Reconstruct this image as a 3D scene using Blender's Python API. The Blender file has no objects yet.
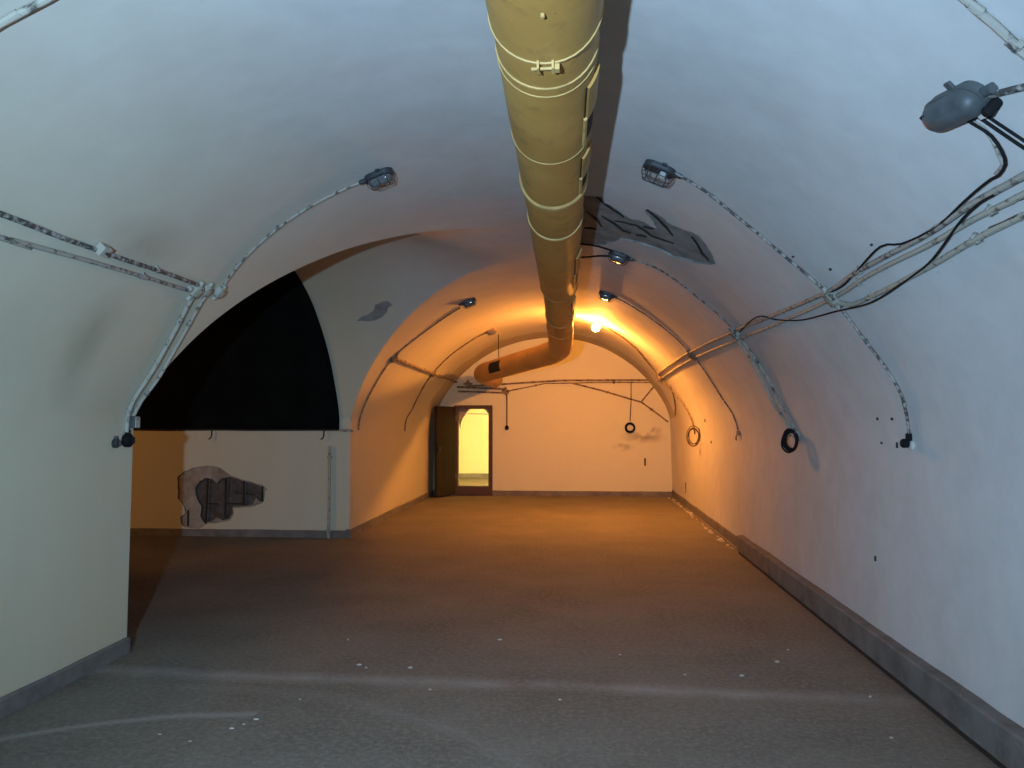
import bpy, bmesh, math, random
from mathutils import Vector, Matrix, noise
from mathutils.geometry import delaunay_2d_cdt

random.seed(7)
scene = bpy.context.scene
COL = scene.collection

# ------------------------------------------------------------------ camera
F = 770.0                      # focal length in pixels of a 1024 x 768 frame
VPX, VPY = 577.0, 421.0        # vanishing point of the tunnel axis
CAM_H = 1.6
PITCH = math.atan((VPY - 384) / F)
YAW = math.atan((VPX - 512) / math.hypot(F, VPY - 384))
cam_data = bpy.data.cameras.new('camera')
cam = bpy.data.objects.new('camera', cam_data)
COL.objects.link(cam)
cam_data.sensor_fit = 'HORIZONTAL'
cam_data.sensor_width = 36.0
cam_data.lens = F * 36.0 / 1024.0
cam_data.clip_start = 0.05
cam.location = (0, 0, CAM_H)
cam.rotation_euler = (math.pi / 2 + PITCH, 0, YAW)
scene.camera = cam

# ------------------------------------------------------------------ light and exposure
world = bpy.data.worlds.new('world')
scene.world = world
world.use_nodes = True
world.node_tree.nodes['Background'].inputs[0].default_value = (0.5, 0.6, 0.8, 1)
world.node_tree.nodes['Background'].inputs[1].default_value = 0.0

def spot(name, loc, target, color, power, size, blend, radius):
    l = bpy.data.lights.new(name, 'SPOT')
    l.color = color
    l.energy = power
    l.spot_size = size
    l.spot_blend = blend
    l.shadow_soft_size = radius
    o = bpy.data.objects.new(name, l)
    COL.objects.link(o)
    o.location = loc
    o.rotation_euler = (Vector(target) - Vector(loc)).to_track_quat('-Z', 'Y').to_euler()
    return o

def point(name, loc, color, power, radius):
    l = bpy.data.lights.new(name, 'POINT')
    l.color = color
    l.energy = power
    l.shadow_soft_size = radius
    o = bpy.data.objects.new(name, l)
    COL.objects.link(o)
    o.location = loc
    return o

# the cool hand torch of the visitor standing just left of and behind the lens
spot('hand_torch_light', (-0.57, -0.40, 1.58), (-0.35, 8.0, 2.45), (0.47, 0.72, 1.0), 1200, math.radians(112), 1.0, 0.03)
WARM = (1.0, 0.335, 0.05)

scene.view_settings.view_transform = 'Standard'
scene.view_settings.look = 'None'
scene.view_settings.gamma = 1.0
scene.view_settings.use_curve_mapping = False
scene.view_settings.exposure = 0.0

# ------------------------------------------------------------------ geometry of the place
XC, HW = -0.555, 2.555          # tunnel axis and half width
XL, XR = XC - HW, XC + HW
ZS, ZC = 1.64, 3.40             # springing and crown
R = (HW ** 2 + (ZC - ZS) ** 2) / (2 * (ZC - ZS))
ZO = ZC - R
A0 = math.asin(HW / R)
S0 = R * A0
YF, YB = 16.55, -5.0            # far wall, wall behind the visitor
Y0, Y1 = 5.17, 10.40            # side passage
YM, HS = (Y0 + Y1) / 2, (Y1 - Y0) / 2
ZC2 = 3.50
R2 = (HS ** 2 + (ZC2 - ZS) ** 2) / (2 * (ZC2 - ZS))
ZO2 = ZC2 - R2
A2 = math.asin(HS / R2)
S2 = R2 * A2
XE = -8.6                       # end of the side passage

cp, sp_, cy, sy = math.cos(PITCH), math.sin(PITCH), math.cos(YAW), math.sin(YAW)
FW = Vector((-sy * cp, cy * cp, sp_)); RT = Vector((cy, sy, 0)); UP = RT.cross(FW)
O = Vector((0, 0, CAM_H))

def ray(px, py):
    return FW + RT * ((px - 512) / F) + UP * (-(py - 384) / F)

def wob(p, a=0.009):
    q = Vector(p) * 0.9
    v = noise.noise_vector(q) + 0.4 * noise.noise_vector(q * 2.7)
    return Vector(p) + v * a

FIL = 0.34
def prof(s, y):
    if abs(s) <= S0:
        a = s / R
        n = Vector((math.sin(a), 0, math.cos(a)))
        return Vector((XC, y, ZO)) + n * R, -n
    g = 1 if s > 0 else -1
    return Vector((XC + g * HW, y, ZS - (abs(s) - S0))), Vector((-g, 0, 0))

def map_main(s, y, off=0.0):
    """unrolled tunnel lining: s = arc length from the crown (right positive), y along the tunnel, off inwards"""
    p, nn = prof(s, y)
    k = 1.0
    if s < 0: k = min(1.0, max(0.0, max(Y0 - 0.1 - y, y - Y1 - 0.1) / 0.6))
    d = abs(abs(s) - S0)
    if d < FIL and k > 0:                      # the plaster is rounded over the springing line
        g = 1 if s > 0 else -1
        a, _ = prof(g * (S0 - FIL), y); c, _ = prof(g * (S0 + FIL), y); e, _ = prof(g * S0, y)
        t = (abs(s) - S0 + FIL) / (2 * FIL)
        q = a * (1 - t) ** 2 + e * 2 * t * (1 - t) + c * t * t
        p = p.lerp(q, k)
    return wob(p) + nn * off

def frame_main(s, y, off=0.0):
    p = map_main(s, y, off)
    g = 1 if s > 0 else -1
    if abs(s) <= S0:
        a = s / R
        n = Vector((-math.sin(a), 0, -math.cos(a)))
        t = Vector((math.cos(a), 0, -math.sin(a))) * g
    else:
        n = Vector((-g, 0, 0)); t = Vector((0, 0, -1))
    b = n.cross(t)
    m = Matrix((t, b, n)).transposed().to_4x4()
    m.translation = p
    return m

def map_side(s, x, off=0.0):
    """unrolled side passage vault: s = arc length from its crown (far side positive), x across"""
    if abs(s) <= S2:
        a = s / R2
        n = Vector((0, math.sin(a), math.cos(a)))
        p = Vector((x, YM, ZO2)) + n * R2
        nn = -n
    else:
        g = 1 if s > 0 else -1
        p = Vector((x, YM + g * HS, ZS - (abs(s) - S2))); nn = Vector((0, -g, 0))
    if x > -1.9:                                # the taller side crown eases down into the tunnel crown
        zm = ZO + math.sqrt(R * R - (x - XC) ** 2)
        t = min(1.0, (x + 1.9) / (XC + 1.9)); w = t * t * (3 - 2 * t)
        if p.z > zm: p.z -= w * (p.z - zm)
    return wob(p) + nn * off

def pm(px, py):
    """pixel -> (s, y) on the tunnel lining"""
    d = ray(px, py)
    a = d.x ** 2 + d.z ** 2
    b = 2 * ((O.x - XC) * d.x + (O.z - ZO) * d.z)
    c = (O.x - XC) ** 2 + (O.z - ZO) ** 2 - R * R
    t = (-b + math.sqrt(b * b - 4 * a * c)) / 2 / a
    p = O + d * t
    if p.z < ZS:
        X = XR if d.x > 0 else XL
        p = O + d * (X / d.x)
        s = (S0 + ZS - p.z) * (1 if d.x > 0 else -1)
    else:
        s = R * math.atan2(p.x - XC, p.z - ZO)
    return s, min(p.y, YF - 0.02)

def ps(px, py):
    """pixel -> (s, x) on the side passage vault"""
    d = ray(px, py)
    a = d.y ** 2 + d.z ** 2
    b = 2 * ((O.y - YM) * d.y + (O.z - ZO2) * d.z)
    c = (O.y - YM) ** 2 + (O.z - ZO2) ** 2 - R2 * R2
    t = (-b + math.sqrt(b * b - 4 * a * c)) / 2 / a
    p = O + d * t
    if p.z < ZS:
        p = O + d * (Y1 / d.y)
        return S2 + ZS - p.z, p.x
    return R2 * math.atan2(p.y - YM, p.z - ZO2), p.x

def py_(px, py, Y):
    d = ray(px, py); return O + d * (Y / d.y)

def pf(px, py, z=0.0):
    d = ray(px, py); return O + d * ((z - O.z) / d.z)

# ------------------------------------------------------------------ materials
class NT:
    def __init__(s, name):
        s.m = bpy.data.materials.new(name); s.m.use_nodes = True
        s.t = s.m.node_tree; s.b = s.t.nodes['Principled BSDF']
        s.geo = s.t.nodes.new('ShaderNodeNewGeometry')
        s.tc = s.t.nodes.new('ShaderNodeTexCoord')
    def n(s, kind, **kw):
        n = s.t.nodes.new(kind)
        for k, v in kw.items():
            if k.startswith('i_'):
                n.inputs[k[2:].replace('_', ' ')].default_value = v
            else: setattr(n, k, v)
        return n
    def l(s, a, b): s.t.links.new(a, b)
    def pos(s): return s.geo.outputs['Position']
    def noise(s, scale, detail=4, rough=0.55, vec=None):
        n = s.n('ShaderNodeTexNoise'); n.inputs['Scale'].default_value = scale
        n.inputs['Detail'].default_value = detail; n.inputs['Roughness'].default_value = rough
        s.l(vec if vec is not None else s.pos(), n.inputs['Vector']); return n.outputs['Fac']
    def ramp(s, fac, stops):
        n = s.n('ShaderNodeValToRGB')
        e = n.color_ramp.elements
        e[0].position, e[0].color = stops[0][0], (*stops[0][1], 1)
        e[1].position, e[1].color = stops[1][0], (*stops[1][1], 1)
        for p, c in stops[2:]:
            k = e.new(p); k.color = (*c, 1)
        s.l(fac, n.inputs['Fac']); return n.outputs['Color']
    def mix(s, fac, a, b, mode='MIX'):
        n = s.n('ShaderNodeMixRGB'); n.blend_type = mode
        for sock, v in (('Fac', fac), ('Color1', a), ('Color2', b)):
            if isinstance(v, (int, float)): n.inputs[sock].default_value = v
            elif isinstance(v, tuple): n.inputs[sock].default_value = (*v, 1)
            else: s.l(v, n.inputs[sock])
        return n.outputs['Color']
    def math(s, op, a, b=0.0, clamp=False):
        n = s.n('ShaderNodeMath'); n.operation = op; n.use_clamp = clamp
        for i, v in enumerate((a, b)):
            if isinstance(v, (int, float)): n.inputs[i].default_value = v
            else: s.l(v, n.inputs[i])
        return n.outputs[0]
    def scaled(s, sc, loc=(0, 0, 0)):
        n = s.n('ShaderNodeMapping'); n.inputs['Scale'].default_value = sc; n.inputs['Location'].default_value = loc
        s.l(s.pos(), n.inputs['Vector']); return n.outputs[0]
    def sep(s):
        n = s.n('ShaderNodeSeparateXYZ'); s.l(s.pos(), n.inputs[0]); return n.outputs
    def blob(s, c, rad, power=1.0):
        """soft mask around world point c, radii rad"""
        m = s.scaled(tuple(1 / r for r in rad), tuple(-a / r for a, r in zip(c, rad)))
        n = s.n('ShaderNodeVectorMath'); n.operation = 'LENGTH'; s.l(m, n.inputs[0])
        return s.math('SUBTRACT', 1.0, n.outputs['Value'], clamp=True)
    def bump(s, h, strength, dist=0.02, prev=None):
        n = s.n('ShaderNodeBump'); n.inputs['Strength'].default_value = strength; n.inputs['Distance'].default_value = dist
        s.l(h, n.inputs['Height'])
        if prev is not None: s.l(prev, n.inputs['Normal'])
        s.l(n.outputs[0], s.b.inputs['Normal']); return n.outputs[0]
    def col(s, c):
        if isinstance(c, tuple): s.b.inputs['Base Color'].default_value = (*c, 1)
        else: s.l(c, s.b.inputs['Base Color'])
    def set(s, rough=0.7, metal=0.0, spec=0.4):
        s.b.inputs['Roughness'].default_value = rough; s.b.inputs['Metallic'].default_value = metal
        s.b.inputs['Specular IOR Level'].default_value = spec
        return s.m

M = {}
def mat_plaster():
    t = NT('limewashed_plaster')
    big = t.ramp(t.noise(0.8, 5), [(0.3, (0.50, 0.50, 0.49)), (0.7, (0.60, 0.60, 0.59))])
    big = t.mix(0.12, big, t.ramp(t.noise(5.0, 6, 0.65), [(0.35, (0.36, 0.36, 0.36)), (0.65, (0.74, 0.74, 0.74))]))
    streak = t.noise(1.0, 5, 0.6, t.scaled((4.0, 4.0, 0.35)))
    z = t.sep()[2]
    low = t.math('SUBTRACT', 1.0, t.math('DIVIDE', z, 2.7), clamp=True)
    f = t.math('MULTIPLY', t.ramp_fac(streak, 0.45, 0.72), low)
    c = t.mix(t.math('MULTIPLY', f, t.ramp_fac(t.sep()[0], 0.5, -2.5)), big, (0.40, 0.37, 0.28))
    # yellow-green tint, stronger towards the left flank
    xx = t.sep()[0]
    c = t.mix(t.math('MULTIPLY', t.ramp_fac_c(xx, -1.0, -2.9), 0.9), c, (0.53, 0.50, 0.36))
    # damp smears beside the left conduits
    sm = t.noise(3.0, 5)
    for (px, py, rad, k) in ((148, 243, (0.30, 0.45, 0.18), 0.75), (95, 325, (0.22, 0.22, 0.45), 0.55), (75, 365, (0.22, 0.2, 0.4), 0.5)):
        s, y = pm(px, py); p = map_main(s, y)
        m = t.math('MULTIPLY', t.blob(p, rad), t.math('MULTIPLY', sm, k * 1.2), clamp=True)
        c = t.mix(m, c, (0.20, 0.17, 0.11))
    # yellowed strip of old plaster where the vault meets the end wall
    yy = t.sep()[1]
    band = t.math('MULTIPLY', t.math('GREATER_THAN', t.math('ADD', yy, t.math('MULTIPLY', t.noise(2.2, 4), 0.9)), 15.95),
                  t.math('GREATER_THAN', z, 1.66))
    on_vault = t.math('LESS_THAN', yy, YF - 0.05)
    c = t.mix(t.math('MULTIPLY', t.math('MULTIPLY', band, on_vault), 0.55), c, (0.34, 0.27, 0.16))
    # cream tint on the end wall
    c = t.mix(t.math('MULTIPLY', t.math('GREATER_THAN', yy, YF - 0.03), 0.8), c, (0.62, 0.62, 0.42))
    # scuffed stains on the end wall under the wire coil
    for (px, py, rad, k) in ((645, 437, (0.55, 0.3, 0.16), 0.9), (622, 447, (0.3, 0.3, 0.10), 0.8), (655, 430, (0.2, .3, .08), 0.8)):
        m = t.math('MULTIPLY', t.blob(py_(px, py, YF), rad), t.math('MULTIPLY', t.ramp_fac(t.noise(6, 4), 0.42, 0.6), k), clamp=True)
        c = t.mix(m, c, (0.24, 0.20, 0.15))
    # specks and pock marks
    spk = t.noise(24, 2, 0.5)
    c = t.mix(t.ramp_fac(spk, 0.80, 0.83), c, (0.30, 0.29, 0.27))
    t.col(c)
    b1 = t.bump(t.noise(1.6, 3), 0.16, 0.06)
    b2 = t.bump(t.noise(9, 5, 0.6), 0.12, 0.012, b1)
    return t.set(0.78, 0, 0.35)
def ramp_fac(self, fac, lo, hi):
    n = self.n('ShaderNodeMapRange'); n.inputs['From Min'].default_value = lo; n.inputs['From Max'].default_value = hi
    self.l(fac, n.inputs['Value']); return n.outputs[0]
NT.ramp_fac = ramp_fac
NT.ramp_fac_c = ramp_fac
M['plaster'] = mat_plaster()

def mat_concrete(name, a, b, scale=7, bump=0.7):
    t = NT(name)
    t.col(t.ramp(t.noise(scale, 6, 0.65), [(0.3, a), (0.7, b)]))
    t.bump(t.noise(scale * 4, 6, 0.65), bump, 0.02)
    return t.set(0.9, 0, 0.2)
M['exposed'] = mat_concrete('exposed_grey_concrete', (0.19, 0.19, 0.18), (0.36, 0.355, 0.34))
M['exposed_dark'] = mat_concrete('exposed_dark_concrete', (0.055, 0.05, 0.043), (0.13, 0.12, 0.105), 9)
M['rough_plaster'] = mat_concrete('rough_render', (0.20, 0.17, 0.13), (0.42, 0.37, 0.30), 6, 1.0)
M['plinth'] = mat_concrete('plinth_cement', (0.115, 0.11, 0.10), (0.20, 0.19, 0.18), 5, 0.5)
M['chunk'] = mat_concrete('broken_plaster', (0.40, 0.38, 0.34), (0.62, 0.58, 0.52), 8, 0.6)

def mat_floor():
    t = NT('dusty_asphalt_floor')
    c = t.ramp(t.noise(1.2, 6, 0.6), [(0.3, (0.118, 0.106, 0.086)), (0.7, (0.185, 0.166, 0.136))])
    c = t.mix(t.ramp_fac(t.noise(30, 4, 0.7), 0.45, 0.80), c, (0.25, 0.23, 0.195))
    c = t.mix(t.ramp_fac(t.noise(55, 2, 0.6), 0.28, 0.36), (0.06, 0.058, 0.055), c)
    x, y, z = t.sep()
    # pale drag marks: one straight across the floor, some curved sweeps
    w = t.noise(0.9, 3)
    yd = t.math('ADD', y, t.math('MULTIPLY', t.math('SUBTRACT', w, 0.5), 0.25))
    d = t.math('ABSOLUTE', t.math('SUBTRACT', yd, t.math('ADD', 4.72, t.math('MULTIPLY', x, -0.02))))
    line = t.math('MULTIPLY', t.math('SUBTRACT', 1.0, t.math('DIVIDE', d, 0.13), clamp=True), t.ramp_fac(t.noise(2.5, 5), 0.2, 0.6))
    c = t.mix(t.math('MULTIPLY', line, 0.42), c, (0.42, 0.41, 0.39))
    for (cx, cyy, rr, wd, k, x0, x1) in ((-1.2, 1.2, 3.05, 0.05, 0.40, -3.1, -1.75), (-2.2, 2.0, 2.55, 0.10, 0.10, -2.4, 0.6)):
        dx = t.math('SUBTRACT', x, cx); dy = t.math('SUBTRACT', y, cyy)
        rad = t.math('SQRT', t.math('ADD', t.math('MULTIPLY', dx, dx), t.math('MULTIPLY', dy, dy)))
        rad = t.math('ADD', rad, t.math('MULTIPLY', t.math('SUBTRACT', w, 0.5), 0.3))
        m = t.math('SUBTRACT', 1.0, t.math('DIVIDE', t.math('ABSOLUTE', t.math('SUBTRACT', rad, rr)), wd), clamp=True)
        m = t.math('MULTIPLY', m, t.math('MULTIPLY', t.math('GREATER_THAN', x, x0), t.math('LESS_THAN', x, x1)))
        c = t.mix(t.math('MULTIPLY', m, k), c, (0.42, 0.41, 0.38))
    t.col(c)
    b1 = t.bump(t.noise(4, 5, 0.6), 0.22, 0.02)
    t.bump(t.noise(70, 5, 0.7), 0.15, 0.004, b1)
    return t.set(0.85, 0, 0.3)
M['floor'] = mat_floor()

def mat_simple(name, c, rough=0.6, metal=0.0, var=0.25, scale=12, spec=0.4, bump=0.1):
    t = NT(name)
    d = tuple(max(0, v * (1 - var)) for v in c); e = tuple(v * (1 + var) for v in c)
    t.col(t.ramp(t.noise(scale, 4), [(0.3, d), (0.7, e)]))
    if bump: t.bump(t.noise(scale * 3, 4), bump, 0.005)
    return t.set(rough, metal, spec)

def mat_duct():
    t = NT('ochre_painted_sheet_metal')
    c = t.ramp(t.noise(2.5, 5), [(0.3, (0.40, 0.215, 0.052)), (0.7, (0.50, 0.285, 0.075))])
    c = t.mix(t.ramp_fac(t.noise(6, 5, 0.7), 0.55, 0.8), c, (0.24, 0.13, 0.04))
    c = t.mix(t.ramp_fac(t.noise(45, 3), 0.70, 0.76), c, (0.10, 0.07, 0.03))
    t.col(c)
    b = t.bump(t.noise(3, 3), 0.25, 0.03)
    t.bump(t.noise(40, 4), 0.12, 0.005, b)
    return t.set(0.55, 0.0, 0.45)
M['duct'] = mat_duct()
M['duct_edge'] = mat_simple('pale_ochre_seam', (0.50, 0.33, 0.12), 0.6)
M['dark_hole'] = mat_simple('dark_void', (0.008, 0.008, 0.008), 0.9, bump=0)
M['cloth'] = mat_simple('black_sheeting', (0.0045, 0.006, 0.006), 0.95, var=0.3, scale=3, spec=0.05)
M['steel'] = mat_simple('dark_grey_steel', (0.045, 0.05, 0.055), 0.5, 0.3)
M['grey_paint'] = mat_simple('grey_painted_casting', (0.065, 0.075, 0.08), 0.5, 0.0)
M['wire'] = mat_simple('cage_wire', (0.07, 0.075, 0.08), 0.45, 0.5)
M['rubber'] = mat_simple('black_rubber', (0.012, 0.012, 0.013), 0.85, bump=0, spec=0.1)
M['brown_wire'] = mat_simple('brown_cord', (0.07, 0.035, 0.015), 0.6, bump=0)
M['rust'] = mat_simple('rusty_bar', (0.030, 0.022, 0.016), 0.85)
M['wood'] = mat_simple('brown_frame_paint', (0.055, 0.030, 0.015), 0.6)
M['leaf'] = mat_simple('dark_brown_door_paint', (0.016, 0.011, 0.008), 0.7, spec=0.15)
M['white'] = mat_simple('white_ceramic', (0.5, 0.5, 0.48), 0.4, bump=0)

def mat_chipped(name, paint, bare, lo, hi, scale=16):
    t = NT(name)
    f = t.ramp_fac(t.noise(scale, 4, 0.65), lo, hi)
    t.col(t.mix(f, paint, bare))
    t.bump(t.noise(scale * 2, 4), 0.5, 0.004)
    return t.set(0.65, 0.0, 0.3)
M['conduit'] = mat_chipped('flaking_limewash_on_pipe', (0.32, 0.31, 0.27), (0.07, 0.068, 0.062), 0.52, 0.62, 22)
M['conduit_dark'] = mat_chipped('worn_dark_pipe', (0.32, 0.32, 0.30), (0.06, 0.06, 0.057), 0.42, 0.54, 26)
M['conduit_pale'] = mat_chipped('limewashed_pipe', (0.37, 0.36, 0.30), (0.09, 0.085, 0.07), 0.56, 0.66, 20)
M['conduit_brown'] = mat_chipped('brown_stained_pipe', (0.26, 0.19, 0.12), (0.06, 0.04, 0.02), 0.48, 0.62)

def mat_glass(name, tint):
    t = NT(name); t.col(tint)
    t.b.inputs['Transmission Weight'].default_value = 0.55
    t.b.inputs['IOR'].default_value = 1.45
    return t.set(0.12, 0, 0.8)
M['glass'] = mat_glass('dusty_lamp_glass', (0.20, 0.22, 0.22))
def mat_emit(name, c, k):
    t = NT(name); t.col((0.8, 0.7, 0.5))
    t.b.inputs['Emission Color'].default_value = (*c, 1); t.b.inputs['Emission Strength'].default_value = k
    return t.set(0.4)
M['lit'] = mat_emit('glowing_bulb_glass', WARM, 3000)

# ------------------------------------------------------------------ mesh helpers
def mesh_obj(name, verts, faces, mat, parent=None, smooth=False):
    me = bpy.data.meshes.new(name)
    me.from_pydata([tuple(v) for v in verts], [], faces)
    me.update()
    me.materials.append(M[mat] if isinstance(mat, str) else mat)
    if smooth:
        for p in me.polygons: p.use_smooth = True
    o = bpy.data.objects.new(name, me)
    COL.objects.link(o)
    if parent is not None: o.parent = parent
    return o

class MB:
    def __init__(s): s.v = []; s.f = []
    def add(s, v, f):
        k = len(s.v); s.v += [Vector(p) for p in v]; s.f += [tuple(i + k for i in q) for q in f]
    def box(s, c, size, m=None):
        c = Vector(c); h = Vector(size) / 2
        v = [Vector((x, y, z)) for x in (-h.x, h.x) for y in (-h.y, h.y) for z in (-h.z, h.z)]
        if m is not None: v = [m @ p for p in v]
        v = [p + c for p in v]
        s.add(v, [(0, 1, 3, 2), (4, 6, 7, 5), (0, 4, 5, 1), (2, 3, 7, 6), (0, 2, 6, 4), (1, 5, 7, 3)])
    def tube(s, pts, r, n=8, closed=False, caps=True):
        pts = [Vector(p) for p in pts]; N = len(pts)
        rr = r if isinstance(r, (list, tuple)) else [r] * N
        tan = []
        for i in range(N):
            a = pts[(i - 1) % N] if (closed or i > 0) else pts[i]
            b = pts[(i + 1) % N] if (closed or i < N - 1) else pts[i]
            tan.append((b - a).normalized())
        ref = Vector((0, 0, 1)) if abs(tan[0].z) < 0.9 else Vector((1, 0, 0))
        u = tan[0].cross(ref).normalized(); v = []; 
        for i in range(N):
            u = (u - tan[i] * u.dot(tan[i])).normalized(); w = tan[i].cross(u)
            for k in range(n):
                a = 2 * math.pi * k / n
                v.append(pts[i] + (u * math.cos(a) + w * math.sin(a)) * rr[i])
        f = []
        for i in range(N if closed else N - 1):
            j = (i + 1) % N
            for k in range(n):
                f.append((i * n + k, i * n + (k + 1) % n, j * n + (k + 1) % n, j * n + k))
        if not closed and caps:
            f.append(tuple(range(n - 1, -1, -1))); f.append(tuple((N - 1) * n + k for k in range(n)))
        s.add(v, f)
    def lathe(s, prof, m=None, n=24, caps=True):
        """prof: (r, z) list along local z"""
        v = []
        for r, z in prof:
            for k in range(n):
                a = 2 * math.pi * k / n
                p = Vector((r * math.cos(a), r * math.sin(a), z)); v.append(m @ p if m is not None else p)
        f = []
        for i in range(len(prof) - 1):
            for k in range(n): f.append((i * n + k, i * n + (k + 1) % n, (i + 1) * n + (k + 1) % n, (i + 1) * n + k))
        if caps:
            f.append(tuple(range(n - 1, -1, -1))); f.append(tuple((len(prof) - 1) * n + k for k in range(n)))
        s.add(v, f)
    def loops(s, loops, cap0=True, cap1=True):
        n = len(loops[0]); v = [p for l in loops for p in l]; f = []
        for i in range(len(loops) - 1):
            for k in range(n): f.append((i * n + k, i * n + (k + 1) % n, (i + 1) * n + (k + 1) % n, (i + 1) * n + k))
        if cap0: f.append(tuple(range(n - 1, -1, -1)))
        if cap1: f.append(tuple((len(loops) - 1) * n + k for k in range(n)))
        s.add(v, f)
    def build(s, name, mat, parent=None, smooth=False, bevel=0.0):
        v = s.v
        o = mesh_obj(name, v, s.f, mat, parent, smooth)
        bm = bmesh.new(); bm.from_mesh(o.data); bmesh.ops.recalc_face_normals(bm, faces=bm.faces); bm.to_mesh(o.data); bm.free()
        if bevel:
            md = o.modifiers.new('bevel', 'BEVEL'); md.width = bevel; md.segments = 2; md.limit_method = 'ANGLE'
        if smooth: 
            md = o.modifiers.new('edges', 'EDGE_SPLIT'); md.split_angle = math.radians(38)
        return o

def thing(name, label, cat, loc=(0, 0, 0), group=None, matrix=None):
    o = bpy.data.objects.new(name, None); COL.objects.link(o)
    o.empty_display_size = 0.05
    if matrix is not None: o.matrix_world = matrix
    else: o.location = loc
    o['label'] = label; o['category'] = cat
    if group: o['group'] = group
    return o
def tag(o, label, cat, group=None):
    o['label'] = label; o['category'] = cat
    if group: o['group'] = group
    return o
def structure(o, label=None):
    o['kind'] = 'structure'
    if label: o['label'] = label
    return o

def inside(p, poly):
    x, y = p; c = False; n = len(poly)
    for i in range(n):
        x1, y1 = poly[i]; x2, y2 = poly[(i + 1) % n]
        if (y1 > y) != (y2 > y) and x < (x2 - x1) * (y - y1) / (y2 - y1) + x1: c = not c
    return c

def shell(name, outer, holes, fmap, step, mat, parent=None):
    """triangulated sheet over the 2-D outline `outer` with open `holes`, lifted to 3-D by fmap(u, v)"""
    pts = [Vector(p) for p in outer]; edges = [(i, (i + 1) % len(outer)) for i in range(len(outer))]
    for h in holes:
        k = len(pts); pts += [Vector(p) for p in h]; edges += [(k + i, k + (i + 1) % len(h)) for i in range(len(h))]
    us = [p[0] for p in outer]; vs = [p[1] for p in outer]
    nu = max(1, int((max(us) - min(us)) / step[0])); nv = max(1, int((max(vs) - min(vs)) / step[1]))
    for i in range(nu + 1):
        for j in range(nv + 1):
            p = (min(us) + (max(us) - min(us)) * i / nu, min(vs) + (max(vs) - min(vs)) * j / nv)
            if inside(p, outer) and not any(inside(p, h) for h in holes): pts.append(Vector(p))
    r = delaunay_2d_cdt(pts, edges, [], 0, 1e-5)
    V, Fc = r[0], r[2]
    faces = []
    for f in Fc:
        c = sum((V[i] for i in f), Vector((0, 0))) / len(f)
        if inside(c, outer) and not any(inside(c, h) for h in holes): faces.append(tuple(f))
    return mesh_obj(name, [fmap(p[0], p[1]) for p in V], faces, mat, parent, True)

def recess(name, poly, fmap, depth, step, mat, parent=None, holes=(), rim_mat=None):
    """floor and rim of a hollow: fmap(u, v, off)"""
    o = shell(name, poly, list(holes), lambda u, v: fmap(u, v, -depth - 0.35 * depth * noise.noise(Vector((u * 9, v * 9, 3)))), step, mat, parent)
    n = len(poly)
    b = MB()
    b.loops([[fmap(u, v, 0.001) for u, v in poly], [fmap(u, v, -depth * 1.35) for u, v in poly]], False, False)
    b.build('broken_edge', rim_mat or mat, o)
    return o

def refine(poly, d):
    """subdivide and roughen a closed outline"""
    out = []
    n = len(poly)
    for i in range(n):
        a = Vector(poly[i]); b = Vector(poly[(i + 1) % n]); k = max(1, int((b - a).length / d))
        for j in range(k):
            p = a.lerp(b, j / k)
            q = noise.noise_vector(Vector((p.x * 14, p.y * 14, 0.7)))
            out.append((p.x + q.x * d * 0.5, p.y + q.y * d * 0.5))
    return out

def lin(a, b, n): return [a + (b - a) * i / n for i in range(n + 1)]

# ------------------------------------------------------------------ structure: vaults
def z_main(x): return ZO + math.sqrt(max(0, R * R - (x - XC) ** 2))
def y_groin(x, g):
    z = z_main(x)
    if z >= ZC2: return YM
    return YM + g * math.sqrt(max(0, R2 * R2 - (z - ZO2) ** 2))
def x_groin(y):
    z = ZO2 + math.sqrt(max(0, R2 * R2 - (y - YM) ** 2))
    if z >= ZC: return XC
    return XC - math.sqrt(max(0, R * R - (z - ZO) ** 2))
# the ceiling hollow right of the duct, traced in the photograph and laid on the lining
def trace(pts, ox, oy, k): return [(ox + x / k, oy + y / k) for x, y in pts]
hollow_px = trace([(120, 150), (200, 152), (240, 160), (250, 190), (290, 205), (340, 240), (400, 278), (440, 286), (480, 300), (520, 322), (545, 330), (520, 290), (490, 255), (475, 232),
    (495, 226), (540, 250), (585, 275), (605, 302), (640, 318), (720, 348), (790, 378), (830, 430), (868, 495), (882, 532), (850, 540), (780, 530), (700, 505), (640, 490),
    (580, 458), (520, 437), (440, 412), (340, 392), (300, 410), (250, 425), (180, 430), (110, 425)], 560, 170, 5.69)
hollow = refine([pm(*p) for p in hollow_px], 0.035)

near_edge = [(R * math.asin((x - XC) / R), y_groin(x, -1)) for x in lin(XL, XC, 40)]
far_edge = [(R * math.asin((x - XC) / R), y_groin(x, 1)) for x in lin(XL, XC, 40)]
yn, yf = near_edge[-1][1], far_edge[-1][1]
outer = [(-S0, YB)] + [(s, YB) for s in lin(-S0, S0, 40)[1:]] + [(S0, y) for y in lin(YB, YF, 80)[1:]] + \
        [(s, YF) for s in lin(S0, -S0, 40)[1:]] + [(-S0, y) for y in lin(YF, Y1, 20)[1:-1]] + far_edge + \
        [(0.0, y) for y in lin(yf, yn, 10)[1:-1]] + near_edge[::-1] + [(-S0, y) for y in lin(Y0, YB, 30)[1:-1]]
ceiling = structure(shell('ceiling', outer, [hollow], map_main, (0.085, 0.2), 'plaster'), 'white limewashed barrel vault of the tunnel')
hol = recess('spalled_hollow', hollow, map_main, 0.016, (0.05, 0.05), 'exposed', ceiling)
hol['label'] = 'bare grey concrete hollow with dark reinforcement beside the duct'
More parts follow.
